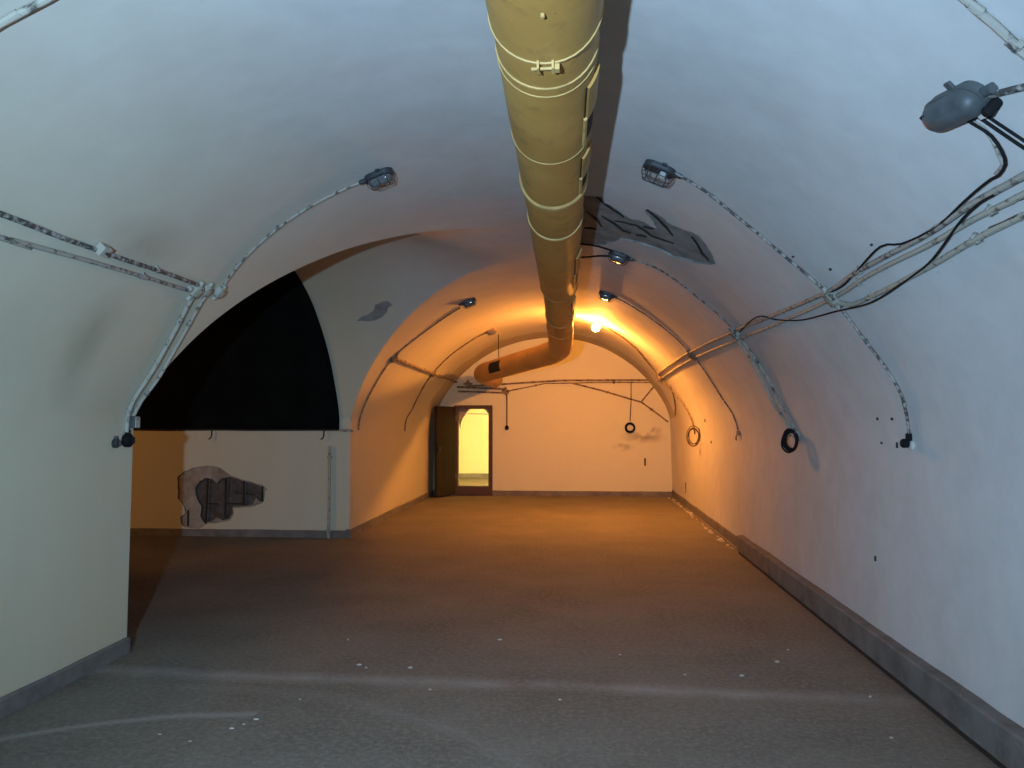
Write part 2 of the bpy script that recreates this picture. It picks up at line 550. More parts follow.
for line in ([(205, 160), (250, 195), (300, 230), (370, 275)], [(235, 262), (310, 310), (360, 345), (410, 366)], [(310, 290), (430, 315), (520, 375), (590, 402), (655, 420)],
             [(487, 232), (550, 282), (600, 330), (645, 385)], [(745, 385), (780, 430), (800, 470), (850, 525)], [(470, 322), (540, 340)], [(150, 240), (215, 290), (240, 330)], [(140, 330), (215, 340)], [(430, 368), (500, 382)]):
    b = MB(); q = [pm(*p) for p in trace(line, 560, 170, 5.69)]
    p3 = []
    for (a, c) in zip(q[:-1], q[1:]):
        for k in range(6):
            t = k / 6; s, y = a[0] + (c[0] - a[0]) * t, a[1] + (c[1] - a[1]) * t
            p3.append(map_main(s, y, -0.003 + 0.005 * noise.noise(Vector((s * 12, y * 12, 0)))))
    b.tube(p3, [0.010 * (0.55 + 0.45 * math.sin(math.pi * (i + 0.7) / (len(p3) + 0.4))) for i in range(len(p3))], 6)
    b.build('reinforcement_bar', 'rust', hol)

# side passage vault; its crown dies into the main crown
def map_side_taper(s, x, off=0.0):
    p = map_side(s, x, off)
    return p
flake = refine([ps(*p) for p in trace([(128, 148), (150, 130), (185, 118), (210, 95), (215, 72), (245, 58), (275, 52), (298, 68), (280, 82), (270, 108), (250, 130), (215, 146), (170, 150)], 330, 290, 4.8)], 0.03)
sy_ = lin(Y0, Y1, 60)
def s_of_y(y): return R2 * math.asin(max(-1, min(1, (y - YM) / R2)))
edge = [(s_of_y(y_groin(x, -1)), x) for x in lin(XL, XC, 40)] + [(s_of_y(y), XC) for y in lin(yn, yf, 10)[1:-1]] + [(s_of_y(y_groin(x, 1)), x) for x in lin(XC, XL, 40)]
souter = [(-S2, x) for x in lin(XE, XL, 30)[:-1]] + edge + [(S2, x) for x in lin(XL, XE, 30)[1:]] + [(s, XE) for s in lin(S2, -S2, 30)[1:-1]]
side_vault = structure(shell('ceiling', souter, [flake], map_side, (0.10, 0.10), 'plaster'), 'white vault of the side passage meeting the tunnel in a groin')
fl = recess('flaked_spot', flake, map_side, 0.012, (0.05, 0.05), 'exposed', side_vault)
# ------------------------------------------------------------------ structure: walls
def wallx(name, X, y0, y1, label):
    return structure(shell(name, [(y, -0.02) for y in lin(y0, y1, 40)] + [(y, ZS + 0.03) for y in lin(y1, y0, 40)], [],
        lambda y, z: map_main((S0 + ZS - z) * (1 if X == XR else -1), y), (0.2, 0.05), 'plaster'), label)
wallx('wall_right', XR, YB, YF, 'long white wall of the tunnel under the conduits')
wallx('wall_left', XL, YB, Y0, 'white wall on the near side of the side passage')
wallx('wall_left', XL, Y1, YF, 'white wall between side passage and door')
def wally(name, Y, x0, x1, label, holes=()):
    return structure(shell(name, [(x, -0.02) for x in lin(x0, x1, 30)] + [(x, ZS) for x in lin(x1, x0, 30)], list(holes),
        lambda x, z: wob((x, Y, z)), (0.15, 0.15), 'plaster'), label)
# hollow in the side passage wall
wp = lambda p: (py_(p[0], p[1], Y1).x, py_(p[0], p[1], Y1).z)
big = refine([wp(p) for p in trace([(150, 230), (200, 180), (300, 145), (400, 132), (500, 150), (560, 190), (600, 215), (700, 250), (800, 270), (880, 300), (925, 335), (895, 350), (890, 440), (860, 460),
    (800, 480), (720, 490), (620, 500), (630, 540), (600, 600), (540, 615), (480, 620), (400, 630), (330, 672), (240, 668), (180, 640), (175, 570), (215, 540), (205, 480), (150, 410)], 160, 450, 8.533)], 0.025)
deep = refine([wp(p) for p in trace([(375, 240), (440, 250), (480, 290), (520, 240), (600, 228), (700, 262), (800, 283), (868, 315), (880, 430), (850, 440), (815, 405), (790, 465), (720, 478), (605, 490), (610, 540),
    (580, 590), (530, 600), (480, 575), (440, 610), (370, 625), (335, 560), (345, 480), (310, 420), (290, 330), (330, 270)], 160, 450, 8.533)], 0.025)
wall_side = wally('wall_side', Y1, XE, XL, 'white wall of the side passage below black sheeting', [big])
wf = lambda u, v, off=0.0: wob((u, Y1, v)) + Vector((0, -off, 0))
h1 = recess('broken_render', big, wf, 0.02, (0.05, 0.05), 'rough_plaster', wall_side, [deep])
h1['label'] = 'broken-out hollow with bare dark concrete and bars'
h2 = recess('bare_concrete', deep, lambda u, v, off=0: wf(u, v, off - 0.022), 0.03, (0.06, 0.06), 'exposed_dark', h1)
for line in ([(402, 240), (385, 630)], [(556, 238), (552, 582)], [(712, 262), (710, 468)], [(872, 310), (872, 440)], [(236, 515), (236, 650)], [(400, 458), (485, 458)], [(565, 455), (695, 456)], [(640, 362), (780, 376)]):
    q = [wp(p) for p in trace(line, 160, 450, 8.533)]
    vert = abs(line[0][0] - line[1][0]) < 30
    b = MB(); b.tube([wf(q[0][0] + (q[1][0] - q[0][0]) * t, q[0][1] + (q[1][1] - q[0][1]) * t, -0.012) for t in lin(0, 1, 6)], 0.0125 if vert else 0.007, 6)
    b.build('reinforcement_bar', 'rust', h1)
wally('wall_side', Y0, XE, XL, 'hidden near wall of the side passage')
structure(shell('wall_side', [(y, -0.02) for y in lin(Y0, Y1, 20)] + [(YM + R2 * math.sin(a), ZO2 + R2 * math.cos(a)) for a in lin(A2, -A2, 24)], [],
    lambda y, z: Vector((XE, y, z)), (0.4, 0.4), 'plaster'), 'end wall of the side passage')

# far wall with its door opening
DX0, DX1, DZ = -2.60, -1.865, 1.89
arch = [(XC + R * math.sin(a), ZO + R * math.cos(a)) for a in lin(A0, -A0, 50)]
fouter = [(XL, -0.02), (DX0, -0.02), (DX0, DZ), (DX1, DZ), (DX1, -0.02), (XR, -0.02)] + arch
wall_back = structure(shell('wall_back', fouter, [], lambda x, z: wob((x, YF, z), 0.006), (0.2, 0.2), 'plaster'), 'white arched end wall with the door opening')
structure(shell('wall_front', [(XL, -0.02), (XR, -0.02)] + arch, [], lambda x, z: Vector((x, YB, z)), (0.5, 0.5), 'plaster'), 'closing wall at the start of the tunnel')
# floor
structure(shell('floor', [(XE, YB), (XR + 0.3, YB), (XR + 0.3, YF + 0.3), (XE, YF + 0.3)], [], lambda x, y: Vector((x, y, 0.008 * noise.noise(Vector((x * 0.8, y * 0.8, 0))))), (0.35, 0.35), 'floor'),
          'rough grey concrete floor with pale drag marks')

# ---- room beyond the door
RX0, RX1, RY1, RZ = -4.6, 0.6, 21.6, 2.55
def quad(name, pts, mat, label):
    return structure(mesh_obj(name, pts, [(0, 1, 2, 3)], mat), label)
T0 = YF + 0.26
quad('floor', [(RX0, YF + 0.02, 0.0), (RX1, YF + 0.02, 0.0), (RX1, RY1, 0.0), (RX0, RY1, 0.0)], 'floor', 'floor of the lit room beyond the door')
quad('wall_beyond', [(RX0, RY1, 0), (RX1, RY1, 0), (RX1, RY1, RZ), (RX0, RY1, RZ)], 'plaster', 'brightly lit wall seen through the door opening')
quad('wall_beyond', [(RX0, T0, 0), (RX0, RY1, 0), (RX0, RY1, RZ), (RX0, T0, RZ)], 'plaster', 'left wall of the room beyond the door')
quad('wall_beyond', [(RX1, T0, 0), (RX1, RY1, 0), (RX1, RY1, RZ), (RX1, T0, RZ)], 'plaster', 'right wall of the room beyond the door')
quad('ceiling', [(RX0, T0, RZ), (RX1, T0, RZ), (RX1, RY1, RZ), (RX0, RY1, RZ)], 'plaster', 'ceiling of the room beyond the door')
b = MB()
b.add([(RX0, T0, 0), (DX0, T0, 0), (DX0, T0, DZ), (RX0, T0, DZ), (DX1, T0, 0), (RX1, T0, 0), (RX1, T0, DZ), (DX1, T0, DZ), (RX0, T0, RZ), (RX1, T0, RZ),
       (DX0, YF, 0), (DX0, YF, DZ), (DX1, YF, 0), (DX1, YF, DZ)],
      [(0, 1, 2, 3), (4, 5, 6, 7), (3, 6, 9, 8), (1, 10, 11, 2), (4, 12, 13, 7), (2, 11, 13, 7)])
structure(b.build('wall_beyond', 'plaster'), 'masonry around the door opening')
b = MB(); b.box(((RX0 + RX1) / 2, RY1 - 0.02, 0.06), (RX1 - RX0, 0.04, 0.14)); structure(b.build('baseboard_beyond', 'plinth'), 'cement plinth in the lit room')
b = MB(); b.tube([(RX0, RY1 - 0.03, 1.86), (RX1, RY1 - 0.03, 1.70)], 0.02); tag(b.build('conduit', 'conduit_pale'), 'pale conduit across the bright wall beyond the doorway', 'conduit')
spot('side_passage_lamp', (-8.2, 6.2, 2.1), (-5.0, 10.4, 0.75), (1.0, 0.42, 0.11), 200, math.radians(75), 0.8, 0.06)
point('lit_room_lamp', (-0.6, 17.0, 2.2), (1.0, 0.64, 0.24), 1000, 0.08)

# ------------------------------------------------------------------ baseboards (cement plinths with worn edges)
def plinth(name, a, b_, inward, h, th, z0=0.0, n=40, label=None, wav=0.007):
    a = Vector((*a, 0)); b_ = Vector((*b_, 0)); w = Vector((*inward, 0)); loops = []
    for t in lin(0, 1, n):
        p = a.lerp(b_, t); k = noise.noise(p * 1.7); k2 = noise.noise(p * 5.0)
        hh = h + wav * k + wav * 0.5 * k2; tt = th + wav * 0.5 * k2
        loops.append([p - w * 0.05 + Vector((0, 0, z0)), p + w * tt + Vector((0, 0, z0)), p + w * tt + Vector((0, 0, hh - 0.012)), p + w * (tt - 0.012) + Vector((0, 0, hh)), p - w * 0.05 + Vector((0, 0, hh + 0.004))])
    m = MB(); m.loops(loops)
    return structure(m.build(name, 'plinth'), label)
bbr = plinth('baseboard_right', (XR, YB), (XR, 9.62), (-1, 0), 0.215, 0.075, 0.040, 90, 'thick grey cement plinth along the long wall')
plinth('baseboard_right', (XR, 9.78), (XR, YF), (-1, 0), 0.15, 0.012, 0.02, 50, 'thinner plinth running to the end wall')
b = MB(); b.box((XR - 0.028, (YB + 9.6) / 2, 0.02), (0.07, 9.58 - YB, 0.034)); b.build('shadow_gap_strip', 'rust', bbr)  # added dark strip standing in for the shade under the plinth
plinth('baseboard_left', (XL, YB), (XL, Y0), (1, 0), 0.105, 0.02, 0, 60, 'cement plinth before the side passage')
plinth('baseboard_left', (XL, Y1), (XL, YF), (1, 0), 0.115, 0.02, 0, 40, 'cement plinth between side passage and door')
plinth('baseboard_side', (XE, Y1), (XL + 0.02, Y1), (0, -1), 0.10, 0.02, 0, 50, 'dark plinth of the side passage wall')
plinth('baseboard_back', (DX1 + 0.05, YF), (XR, YF), (0, -1), 0.11, 0.02, 0, 30, 'plinth of the end wall')
plinth('baseboard_back', (XL, YF), (DX0 - 0.05, YF), (0, -1), 0.11, 0.02, 0, 6, 'short plinth beside the door')

# ------------------------------------------------------------------ door
door = bpy.data.objects.new('door_1', None); COL.objects.link(door); door.location = (DX0, YF, 0); structure(door, 'open dark brown door in a brown frame with raised sill')
def part_box(name, lo, hi, mat, parent, org, bevel=0.006):
    b = MB(); lo = Vector(lo); hi = Vector(hi); b.box((lo + hi) / 2 - Vector(org), hi - lo); return b.build(name, mat, parent, bevel=bevel)
og = (DX0, YF, 0)
part_box('jamb', (DX0 - 0.05, YF - 0.045, 0), (DX0 + 0.035, YF + 0.12, DZ + 0.05), 'wood', door, og)
part_box('jamb', (DX1 - 0.035, YF - 0.045, 0), (DX1 + 0.05, YF + 0.12, DZ + 0.05), 'wood', door, og)
part_box('head', (DX0 + 0.036, YF - 0.045, DZ - 0.03), (DX1 - 0.036, YF + 0.12, DZ + 0.05), 'wood', door, og)
part_box('sill', (DX0 + 0.036, YF - 0.045, 0), (DX1 - 0.036, YF + 0.2, 0.20), 'wood', door, og)
ang = math.radians(247)      # leaf swung back into the tunnel
ld = Vector((math.cos(ang), math.sin(ang), 0)); ln = Vector((-ld.y, ld.x, 0))
hp = Vector((DX0 - 0.035, YF - 0.06, 0))
def leaf_piece(name, u0, u1, n0, n1, z0, z1, mat, parent, bevel=0.004):
    b = MB(); m = Matrix((ld, ln, Vector((0, 0, 1)))).transposed()
    b.box(hp + ld * (u0 + u1) / 2 + ln * (n0 + n1) / 2 + Vector((0, 0, (z0 + z1) / 2)) - Vector(og), (u1 - u0, n1 - n0, z1 - z0), m)
    return b.build(name, mat, parent, bevel=bevel)
leaf = leaf_piece('door_leaf', 0, 0.74, -0.025, 0.025, 0.03, DZ + 0.02, 'leaf', door)
leaf_piece('handle', 0.66, 0.69, 0.038, 0.075, 0.95, 1.07, 'steel', leaf)
for z in (0.35, 1.6): leaf_piece('hinge', -0.03, 0.03, 0.026, 0.04, z, z + 0.12, 'steel', leaf)
# broken plaster fringe inside the head of the opening
b = MB(); fringe = [(0.03, 0.0), (0.03, -0.30), (0.06, -0.44), (0.075, -0.30), (0.10, -0.24), (0.13, -0.17), (0.17, -0.13), (0.21, -0.06), (0.26, 0.0)]
b.loops([[Vector((x, 0.14, DZ - 0.03 + z)) for x, z in fringe], [Vector((x, 0.24, DZ - 0.03 + z)) for x, z in fringe]])
b.build('broken_fringe', 'rough_plaster', door)
b = MB(); fr2 = [(0.735 - 0.16, 0), (0.735 - 0.11, -0.03), (0.735 - 0.08, -0.085), (0.735 - 0.036, -0.09), (0.735 - 0.036, 0)]
b.loops([[Vector((x, 0.14, DZ - 0.03 + z)) for x, z in fr2], [Vector((x, 0.24, DZ - 0.03 + z)) for x, z in fr2]])
b.build('broken_fringe', 'rough_plaster', door)

# ------------------------------------------------------------------ ventilation duct
def dx(y): return -0.066 - 0.0148 * y
ZD, RD = 3.05, 0.198
duct = thing('ventilation_duct', 'long round ochre sheet-metal ventilation duct hung under the vault crown', 'duct', (dx(0), 0, ZD))
DO = Vector(duct.location)
def duct_axis(y):
    z = ZD
    if y > 8.1: z = ZD - 0.30 * ((y - 8.1) / 3.4)
    return Vector((dx(y), y, z))
def ring_loop(y, r, dent=0.004, n=36):
    c = duct_axis(y); out = []
    for k in range(n):
        a = 2 * math.pi * k / n
        rr = r + dent * noise.noise(Vector((math.cos(a) * 1.2, y * 1.5, math.sin(a) * 1.2)))
        out.append(c + Vector((math.sin(a) * rr, 0, -math.cos(a) * rr)) - DO)
    return out
cuts = [(-4.6, -2.0, 0.198), (-2.0, 0.4, 0.20), (0.4, 2.65, 0.20), (2.65, 2.86, 0.195), (2.86, 3.71, 0.197), (3.71, 4.56, 0.193), (4.56, 5.34, 0.190), (5.34, 8.12, 0.194), (8.12, 10.2, 0.176), (10.2, 11.45, 0.180)]
for i, (a, c, r) in enumerate(cuts):
    b = MB(); b.loops([ring_loop(y, r) for y in lin(a, c, max(3, int((c - a) / 0.12)))])
    b.build('duct_section', 'duct', duct, True)
def seam(y, r, w, mat, name='seam_ring', bump=0.006):
    b = MB(); b.loops([ring_loop(y - w / 2, r, .003), ring_loop(y - w / 3, r + bump, .003), ring_loop(y + w / 3, r + bump, .003), ring_loop(y + w / 2, r, .003)])
    return b.build(name, mat, duct, True)
seam(2.86, 0.197, 0.016, 'duct_edge', bump=0.003); seam(2.93, 0.198, 0.010, 'duct_edge', bump=0.002)
seam(3.71, 0.197, 0.014, 'duct_edge', bump=0.003); seam(4.52, 0.195, 0.075, 'duct_edge', 'flange_ring', 0.010)
seam(5.30, 0.192, 0.012, 'duct_edge'); seam(8.10, 0.194, 0.02, 'duct'); seam(10.2, 0.180, 0.03, 'duct'); seam(0.4, 0.2, 0.03, 'duct_edge'); seam(9.5, 0.178, 0.015, 'duct')
band = seam(2.64, 0.200, 0.014, 'duct_edge', 'clamp_band', 0.004)
b = MB(); c = duct_axis(2.64) - DO + Vector((0, 0, -0.199))
for g in (-1, 1): b.box(c + Vector((g * 0.026, 0.004, -0.012)), (0.008, 0.045, 0.03))
b.tube([c + Vector((-0.05, 0.01, -0.014)), c + Vector((0.05, 0.01, -0.014))], 0.006)
b.box(c + Vector((0.04, 0.01, -0.014)), (0.018, 0.03, 0.02))
b.build('clamp_bolt', 'duct_edge', band)
b = MB(); c = duct_axis(2.30) - DO + Vector((0, 0, -0.205)); b.tube([c, c + Vector((0, 0, -0.012))], 0.007); b.build('rivet', 'duct_edge', duct)
# side air outlets on the right flank: raised plate, open slot
def arc_plate(y0, y1, a0, a1, r0, r1, n=8):
    b = MB(); loops = []
    for a in lin(a0, a1, n):
        d = Vector((math.sin(a), 0, -math.cos(a)))
        loops.append([duct_axis(y0) + d * r0 - DO, duct_axis(y1) + d * r0 - DO, duct_axis(y1) + d * r1 - DO, duct_axis(y0) + d * r1 - DO])
    b.loops(loops); return b
D = math.radians
for (y0, y1, ym) in ((3.02, 3.62, 3.34), (3.86, 4.40, 4.18), (6.3, 7.6, 7.0), (8.5, 9.3, 8.9)):
    r = 0.198 if y0 < 3.5 else (0.194 if y0 < 8 else .177)
    o = arc_plate(y0, ym, D(52), D(82), r, r + 0.012).build('outlet_plate', 'duct', duct, True)
    o2 = arc_plate(ym, y1, D(52), D(82), r - 0.002, r + 0.003).build('outlet_slot', 'dark_hole', duct, True)
    arc_plate(ym - 0.02, y1 + 0.02, D(48), D(52), r, r + 0.014).build('outlet_lip', 'duct_edge', duct, True)
    arc_plate(y0, ym, D(50), D(51.5), r, r + 0.003).build('outlet_gap', 'dark_hole', duct, True)
# elbow and branch to the end wall above the door
def bez(p0, p1, p2, n): return [p0 * (1 - t) ** 2 + p1 * 2 * t * (1 - t) + p2 * t * t for t in lin(0, 1, n)]
E0 = duct_axis(11.45); K = duct_axis(12.0); B1 = Vector((-1.66, 14.35, 2.53)); B0 = K.lerp(B1, 0.17)
b = MB(); b.tube([p - DO for p in bez(E0, K, B0, 8)], 0.186, 32); b.build('elbow', 'duct', duct, True)
b = MB(); b.tube([p - DO for p in [B0.lerp(B1, t) for t in lin(0, 1, 6)]], 0.182, 32); b.build('branch_section', 'duct', duct, True)
B2 = Vector((-1.78, 16.5, 2.5)); BK = B1 + (B1 - B0).normalized() * 0.32
b = MB(); b.tube([p - DO for p in bez(B1, BK, BK.lerp(B2, 0.22), 8)] + [B2 - DO], 0.186, 32); b.build('wall_elbow', 'duct', duct, True)
ax = (B1 - B0).normalized(); hor = ax.cross(Vector((0, 0, 1))).normalized(); 
for g in (0.0,):
    b = MB(); loops = []
    c0 = B0.lerp(B1, 0.62); c1 = B0.lerp(B1, 0.82)
    upv = hor.cross(ax)
    # opening on the flank that faces back down the tunnel
    for a in lin(-0.55, 0.55, 6):
        d = (hor if hor.y < 0 else -hor) * math.cos(a) + Vector((0, 0, 1)) * math.sin(a)
        loops.append([c0 + d * 0.181 - DO, c1 + d * 0.181 - DO, c1 + d * 0.185 - DO, c0 + d * 0.185 - DO])
    b.loops(loops); b.build('access_opening', 'dark_hole', duct, True)
c = B0.lerp(B1, 0.80); b = MB(); b.tube([c + Vector((0, 0, 0.17)) - DO, c + Vector((0, 0, 0.62)) - DO], 0.008); b.build('hanger_rod', 'rust', duct)
for y in (1.5, 4.9, 7.8):
    c = duct_axis(y); b = MB()
    for g in (-1, 1):
        b = MB(); b.box(c + Vector((g * 0.05, 0, 0.25)) - DO, (0.015, 0.05, 0.14)); b.build('hanger_strap', 'duct', duct)

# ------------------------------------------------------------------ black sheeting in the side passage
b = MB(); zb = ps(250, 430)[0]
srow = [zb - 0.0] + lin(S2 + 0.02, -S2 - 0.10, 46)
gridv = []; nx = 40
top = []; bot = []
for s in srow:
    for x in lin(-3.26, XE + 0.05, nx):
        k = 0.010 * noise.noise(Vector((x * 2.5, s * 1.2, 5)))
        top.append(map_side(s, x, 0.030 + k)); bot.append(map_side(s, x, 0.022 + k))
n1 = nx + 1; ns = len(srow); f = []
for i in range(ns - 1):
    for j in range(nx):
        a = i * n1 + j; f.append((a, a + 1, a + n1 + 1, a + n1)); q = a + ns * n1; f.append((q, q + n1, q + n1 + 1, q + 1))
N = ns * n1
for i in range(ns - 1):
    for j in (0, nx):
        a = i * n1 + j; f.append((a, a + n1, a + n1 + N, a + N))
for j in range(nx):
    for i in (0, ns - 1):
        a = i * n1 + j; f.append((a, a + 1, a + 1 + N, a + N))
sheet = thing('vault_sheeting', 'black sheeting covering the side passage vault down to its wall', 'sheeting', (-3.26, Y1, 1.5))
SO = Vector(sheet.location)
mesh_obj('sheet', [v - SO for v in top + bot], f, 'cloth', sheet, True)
b = MB(); b.tube([map_side(zb, x, 0.036) - SO for x in lin(-3.12, XE + 0.1, 40)], 0.012, 6); b.build('batten', 'rust', sheet)
b = MB(); b.box(map_side(zb, -3.16, 0.04) - SO + Vector((0, 0, -0.01)), (0.20, 0.03, 0.03)); b.build('batten_end', 'conduit', sheet, bevel=0.003)
for px in (213, 325):
    s, x = ps(px, 432); p = map_side(s, x, 0.05); b = MB()
    b.tube([p + Vector((0, 0, 0.05)), p, p + Vector((0, -0.005, -0.05)), p + Vector((-0.012, -0.01, -0.085)), p + Vector((-0.04, -0.01, -0.10))], 0.009, 6)
    tag(b.build('hook', 'rust'), 'bent dark hook hanging at the sheeting edge ' + ('above the hollow in the wall' if px == 213 else 'near the upright pipe'), 'hook')

# upright pale pipe on the side passage wall
b = MB(); p0 = py_(329.5, 446, Y1); p1 = py_(329.5, 540, Y1)
up = thing('upright_pipe', 'thin pale upright pipe against the side passage wall', 'pipe', (p1.x, Y1 - 0.045, 0))
b.tube([(0, 0, 0.0), (0.004, 0, 0.6), (0.0, 0, p0.z)], 0.020, 10); b.build('pipe', 'conduit_pale', up, True)
for z in (0.10, 1.1):
    b = MB(); b.box((0, 0.012, z), (0.075, 0.02, 0.03)); b.build('clip', 'conduit', up, bevel=0.003)

# ------------------------------------------------------------------ conduits, cables
def path_main(px, off, step=0.06, raw=False):
    q = px if raw else [pm(*p) for p in px]
    # Catmull-Rom through the unrolled way points
    out = []
    for i in range(len(q) - 1):
        a = Vector(q[max(0, i - 1)]); b_ = Vector(q[i]); c = Vector(q[i + 1]); d = Vector(q[min(len(q) - 1, i + 2)])
        k = max(2, int((c - b_).length / step))
        for j in range(k):
            t = j / k
            v = 0.5 * ((2 * b_) + (c - a) * t + (2 * a - 5 * b_ + 4 * c - d) * t * t + (3 * b_ - a - 3 * c + d) * t ** 3)
            out.append(v)
    out.append(Vector(q[-1]))
    return [map_main(v.x, v.y, off) for v in out], out
def run(name, label, px, r, mat, cat='conduit', group=None, pre=None, post=None, clips=0, off=None, raw=False, clip_mat='conduit', n=8, clip_w=0.022):
    q = [pm(*p) for p in px]                    # pre / post carry a run on past the frame: (s or None, y or None)
    if pre: q.insert(0, (pre[0] if pre[0] is not None else q[0][0], pre[1] if pre[1] is not None else q[0][1]))
    if post: q.append((post[0] if post[0] is not None else q[-1][0], post[1] if post[1] is not None else q[-1][1]))
    pts, uv = path_main(q, off if off is not None else r + 0.004, raw=True)
    o = thing(name, label, cat, pts[0], group); b = MB()
    b.tube([p - pts[0] for p in pts], r, n); b.build('tube', mat, o, True)
    if clips:
        tot = len(pts) - 1
        for i in range(clips):
            k = int((i + 0.6) / clips * tot); k = min(max(k, 0), tot - 1)
            d = (pts[k + 1] - pts[k]).normalized(); m = frame_main(uv[k].x, uv[k].y)
            nrm = Vector((m[0][2], m[1][2], m[2][2])); w = d.cross(nrm).normalized()
            mm = Matrix((d, w, nrm)).transposed(); c = pts[k] - pts[0]
            b = MB(); b.box(c - nrm * (r * 0.3), (clip_w, r * 2.7, r * 2.3), mm); b.box(c - nrm * (r * 0.85), (clip_w, r * 3.6, 0.006), mm)
            b.build('saddle_clip', clip_mat, o, bevel=0.002)
    return o

# right wall rings
run('ring_conduit', 'flaking conduit arching from caged lamp down the long wall to the socket', [(674, 170), (705, 188), (740, 215), (785, 252), (835, 297), (868, 340), (903, 386), (911, 402), (914, 436)], 0.0095, 'conduit_dark', clips=5)
run('ring_conduit', 'thin conduit from the lamp beside the bare hollow to the second box', [(631, 257), (660, 268), (700, 297), (737, 331)], 0.009, 'conduit_dark', clips=3)
run('ring_conduit', 'lower of twin conduits running down to the black cable coil', [(742, 337), (779, 394), (797, 423), (799, 440)], 0.014, 'conduit', clips=2)
run('ring_conduit', 'upper of twin conduits running down to the black cable coil', [(737, 336), (771, 394), (790, 420), (793, 436)], 0.012, 'conduit_pale', clips=2)
run('ring_conduit', 'thin worn conduit ending in a small bracket on the long wall', [(617, 297), (650, 317), (692, 353), (720, 393), (737, 415), (740, 430)], 0.009, 'conduit_dark', clips=3)
run('ring_conduit', 'conduit from the lit lamp down to the loose wire loops', [(606, 326), (635, 347), (661, 377), (690, 411), (695, 421), (696, 434)], 0.013, 'conduit_brown', clips=2)
run('ring_conduit', 'short thin pipe in the corner of the end wall', [(671, 385), (675, 400), (677, 415)], 0.010, 'conduit_brown')
# right wall long runs
run('long_conduit', 'upper limewashed conduit running the length of the long wall', [(1040, 166), (1024, 175), (980, 199), (930, 231), (862, 268), (830, 289), (780, 311), (735, 330), (692, 351), (668, 366), (657, 374)], 0.0145, 'conduit', clips=10, pre=(None, -1.5))
run('long_conduit', 'second limewashed conduit running just below the uppermost on the long wall', [(1040, 185), (1024, 194), (985, 213), (935, 240), (875, 271), (838, 294), (785, 319), (740, 338), (694, 358), (670, 372), (658, 381)], 0.0135, 'conduit_pale', clips=10, pre=(None, -1.5))
run('long_conduit', 'lowest thick conduit on the long wall ending at the first box', [(1040, 207), (1024, 214), (968, 243), (905, 279), (868, 297), (852, 302), (838, 298)], 0.0145, 'conduit_pale', clips=6, pre=(None, -1.5))
run('cable', 'black cable looping from the grey lamp to the first box', [(972, 115), (984, 122), (997, 131), (1008, 147), (1011, 160), (1004, 171), (996, 175), (980, 188), (965, 202), (950, 216), (936, 226), (905, 240), (884, 243), (862, 266), (848, 281), (835, 288)], 0.0055, 'rubber', 'cable', off=0.026)
run('cable', 'black cable sagging across the conduits to beyond the first box', [(1000, 190), (985, 199), (969, 214), (956, 230), (933, 259), (905, 281), (878, 298), (852, 305), (839, 308), (804, 317), (780, 317), (759, 314), (742, 330)], 0.0055, 'rubber', 'cable', off=0.03)
run('cable', 'pale flaking cable following the black bend below the grey lamp', [(972, 119), (985, 126), (995, 138), (1001, 152), (1005, 163), (998, 172)], 0.007, 'conduit', 'cable')
run('cable', 'upper of two straight black cables leaving the grey lamp', [(976, 104), (1000, 120), (1024, 136), (1060, 160)], 0.0055, 'rubber', 'cable', off=0.015)
run('cable', 'lower of two straight black cables leaving the grey lamp', [(972, 107), (990, 120), (1022, 142), (1060, 167)], 0.006, 'rubber', 'cable', off=0.015)
run('ring_conduit', 'dark conduit leaving the end of the grey lamp', [(984, 95), (1005, 90), (1024, 85), (1060, 77), (1110, 66)], 0.011, 'conduit_dark')
run('ring_conduit', 'conduit high on the vault above the grey lamp', [(960, -14), (975, 0), (1000, 20), (1024, 43), (1045, 62)], 0.013, 'conduit', clips=3, pre=(0.55, 2.2), post=(S0 + 0.1, 2.25))
# left
run('long_conduit', 'upper of two long conduits on the vault before the side passage', [(-30, 202), (0, 213), (60, 235), (100, 249), (160, 270), (200, 285)], 0.014, 'conduit_dark', clips=5, pre=(None, -1.5))
run('long_conduit', 'lower of two long conduits on the vault before the side passage', [(-30, 227), (0, 236), (60, 251), (120, 268), (170, 284), (190, 290)], 0.013, 'conduit', clips=5, pre=(None, -1.5))
run('ring_conduit', 'flaking conduit from the first box up to the lamp before the side passage', [(357, 181), (325, 196), (285, 220), (250, 250), (232, 270), (220, 287)], 0.010, 'conduit', clips=3)
run('ring_conduit', 'outer of twin pale conduits running down to the rotary switches', [(190, 296), (172, 330), (150, 370), (131, 400), (125, 418), (124, 432)], 0.015, 'conduit_pale', clips=3)
run('ring_conduit', 'inner of twin pale conduits along the groin edge of the side passage', [(204, 294), (182, 332), (158, 375), (140, 400), (132, 415)], 0.012, 'conduit_pale', clips=2)
run('ring_conduit', 'conduit high on the vault before the side passage', [(-20, 32), (0, 20), (38, -1), (60, -14)], 0.014, 'conduit_pale', clips=3, pre=(-S0 - 0.1, 2.4), post=(-0.7, 2.45))
run('ring_conduit', 'thin conduit from the long streaked lamp down past the far groin', [(460, 306), (425, 330), (393, 357), (372, 388), (361, 410), (357, 430)], 0.012, 'conduit_brown', clips=3)
run('ring_conduit', 'thin conduit from the dark lamp nearest the door end', [(484, 333), (455, 351), (432, 373), (413, 405), (404, 418), (404, 431)], 0.012, 'conduit_brown', clips=2)
run('long_conduit', 'long conduit from the far groin to the end wall above the door', [(393, 357), (412, 365), (432, 373), (452, 380), (466, 384.5)], 0.022, 'conduit_brown', clips=4)

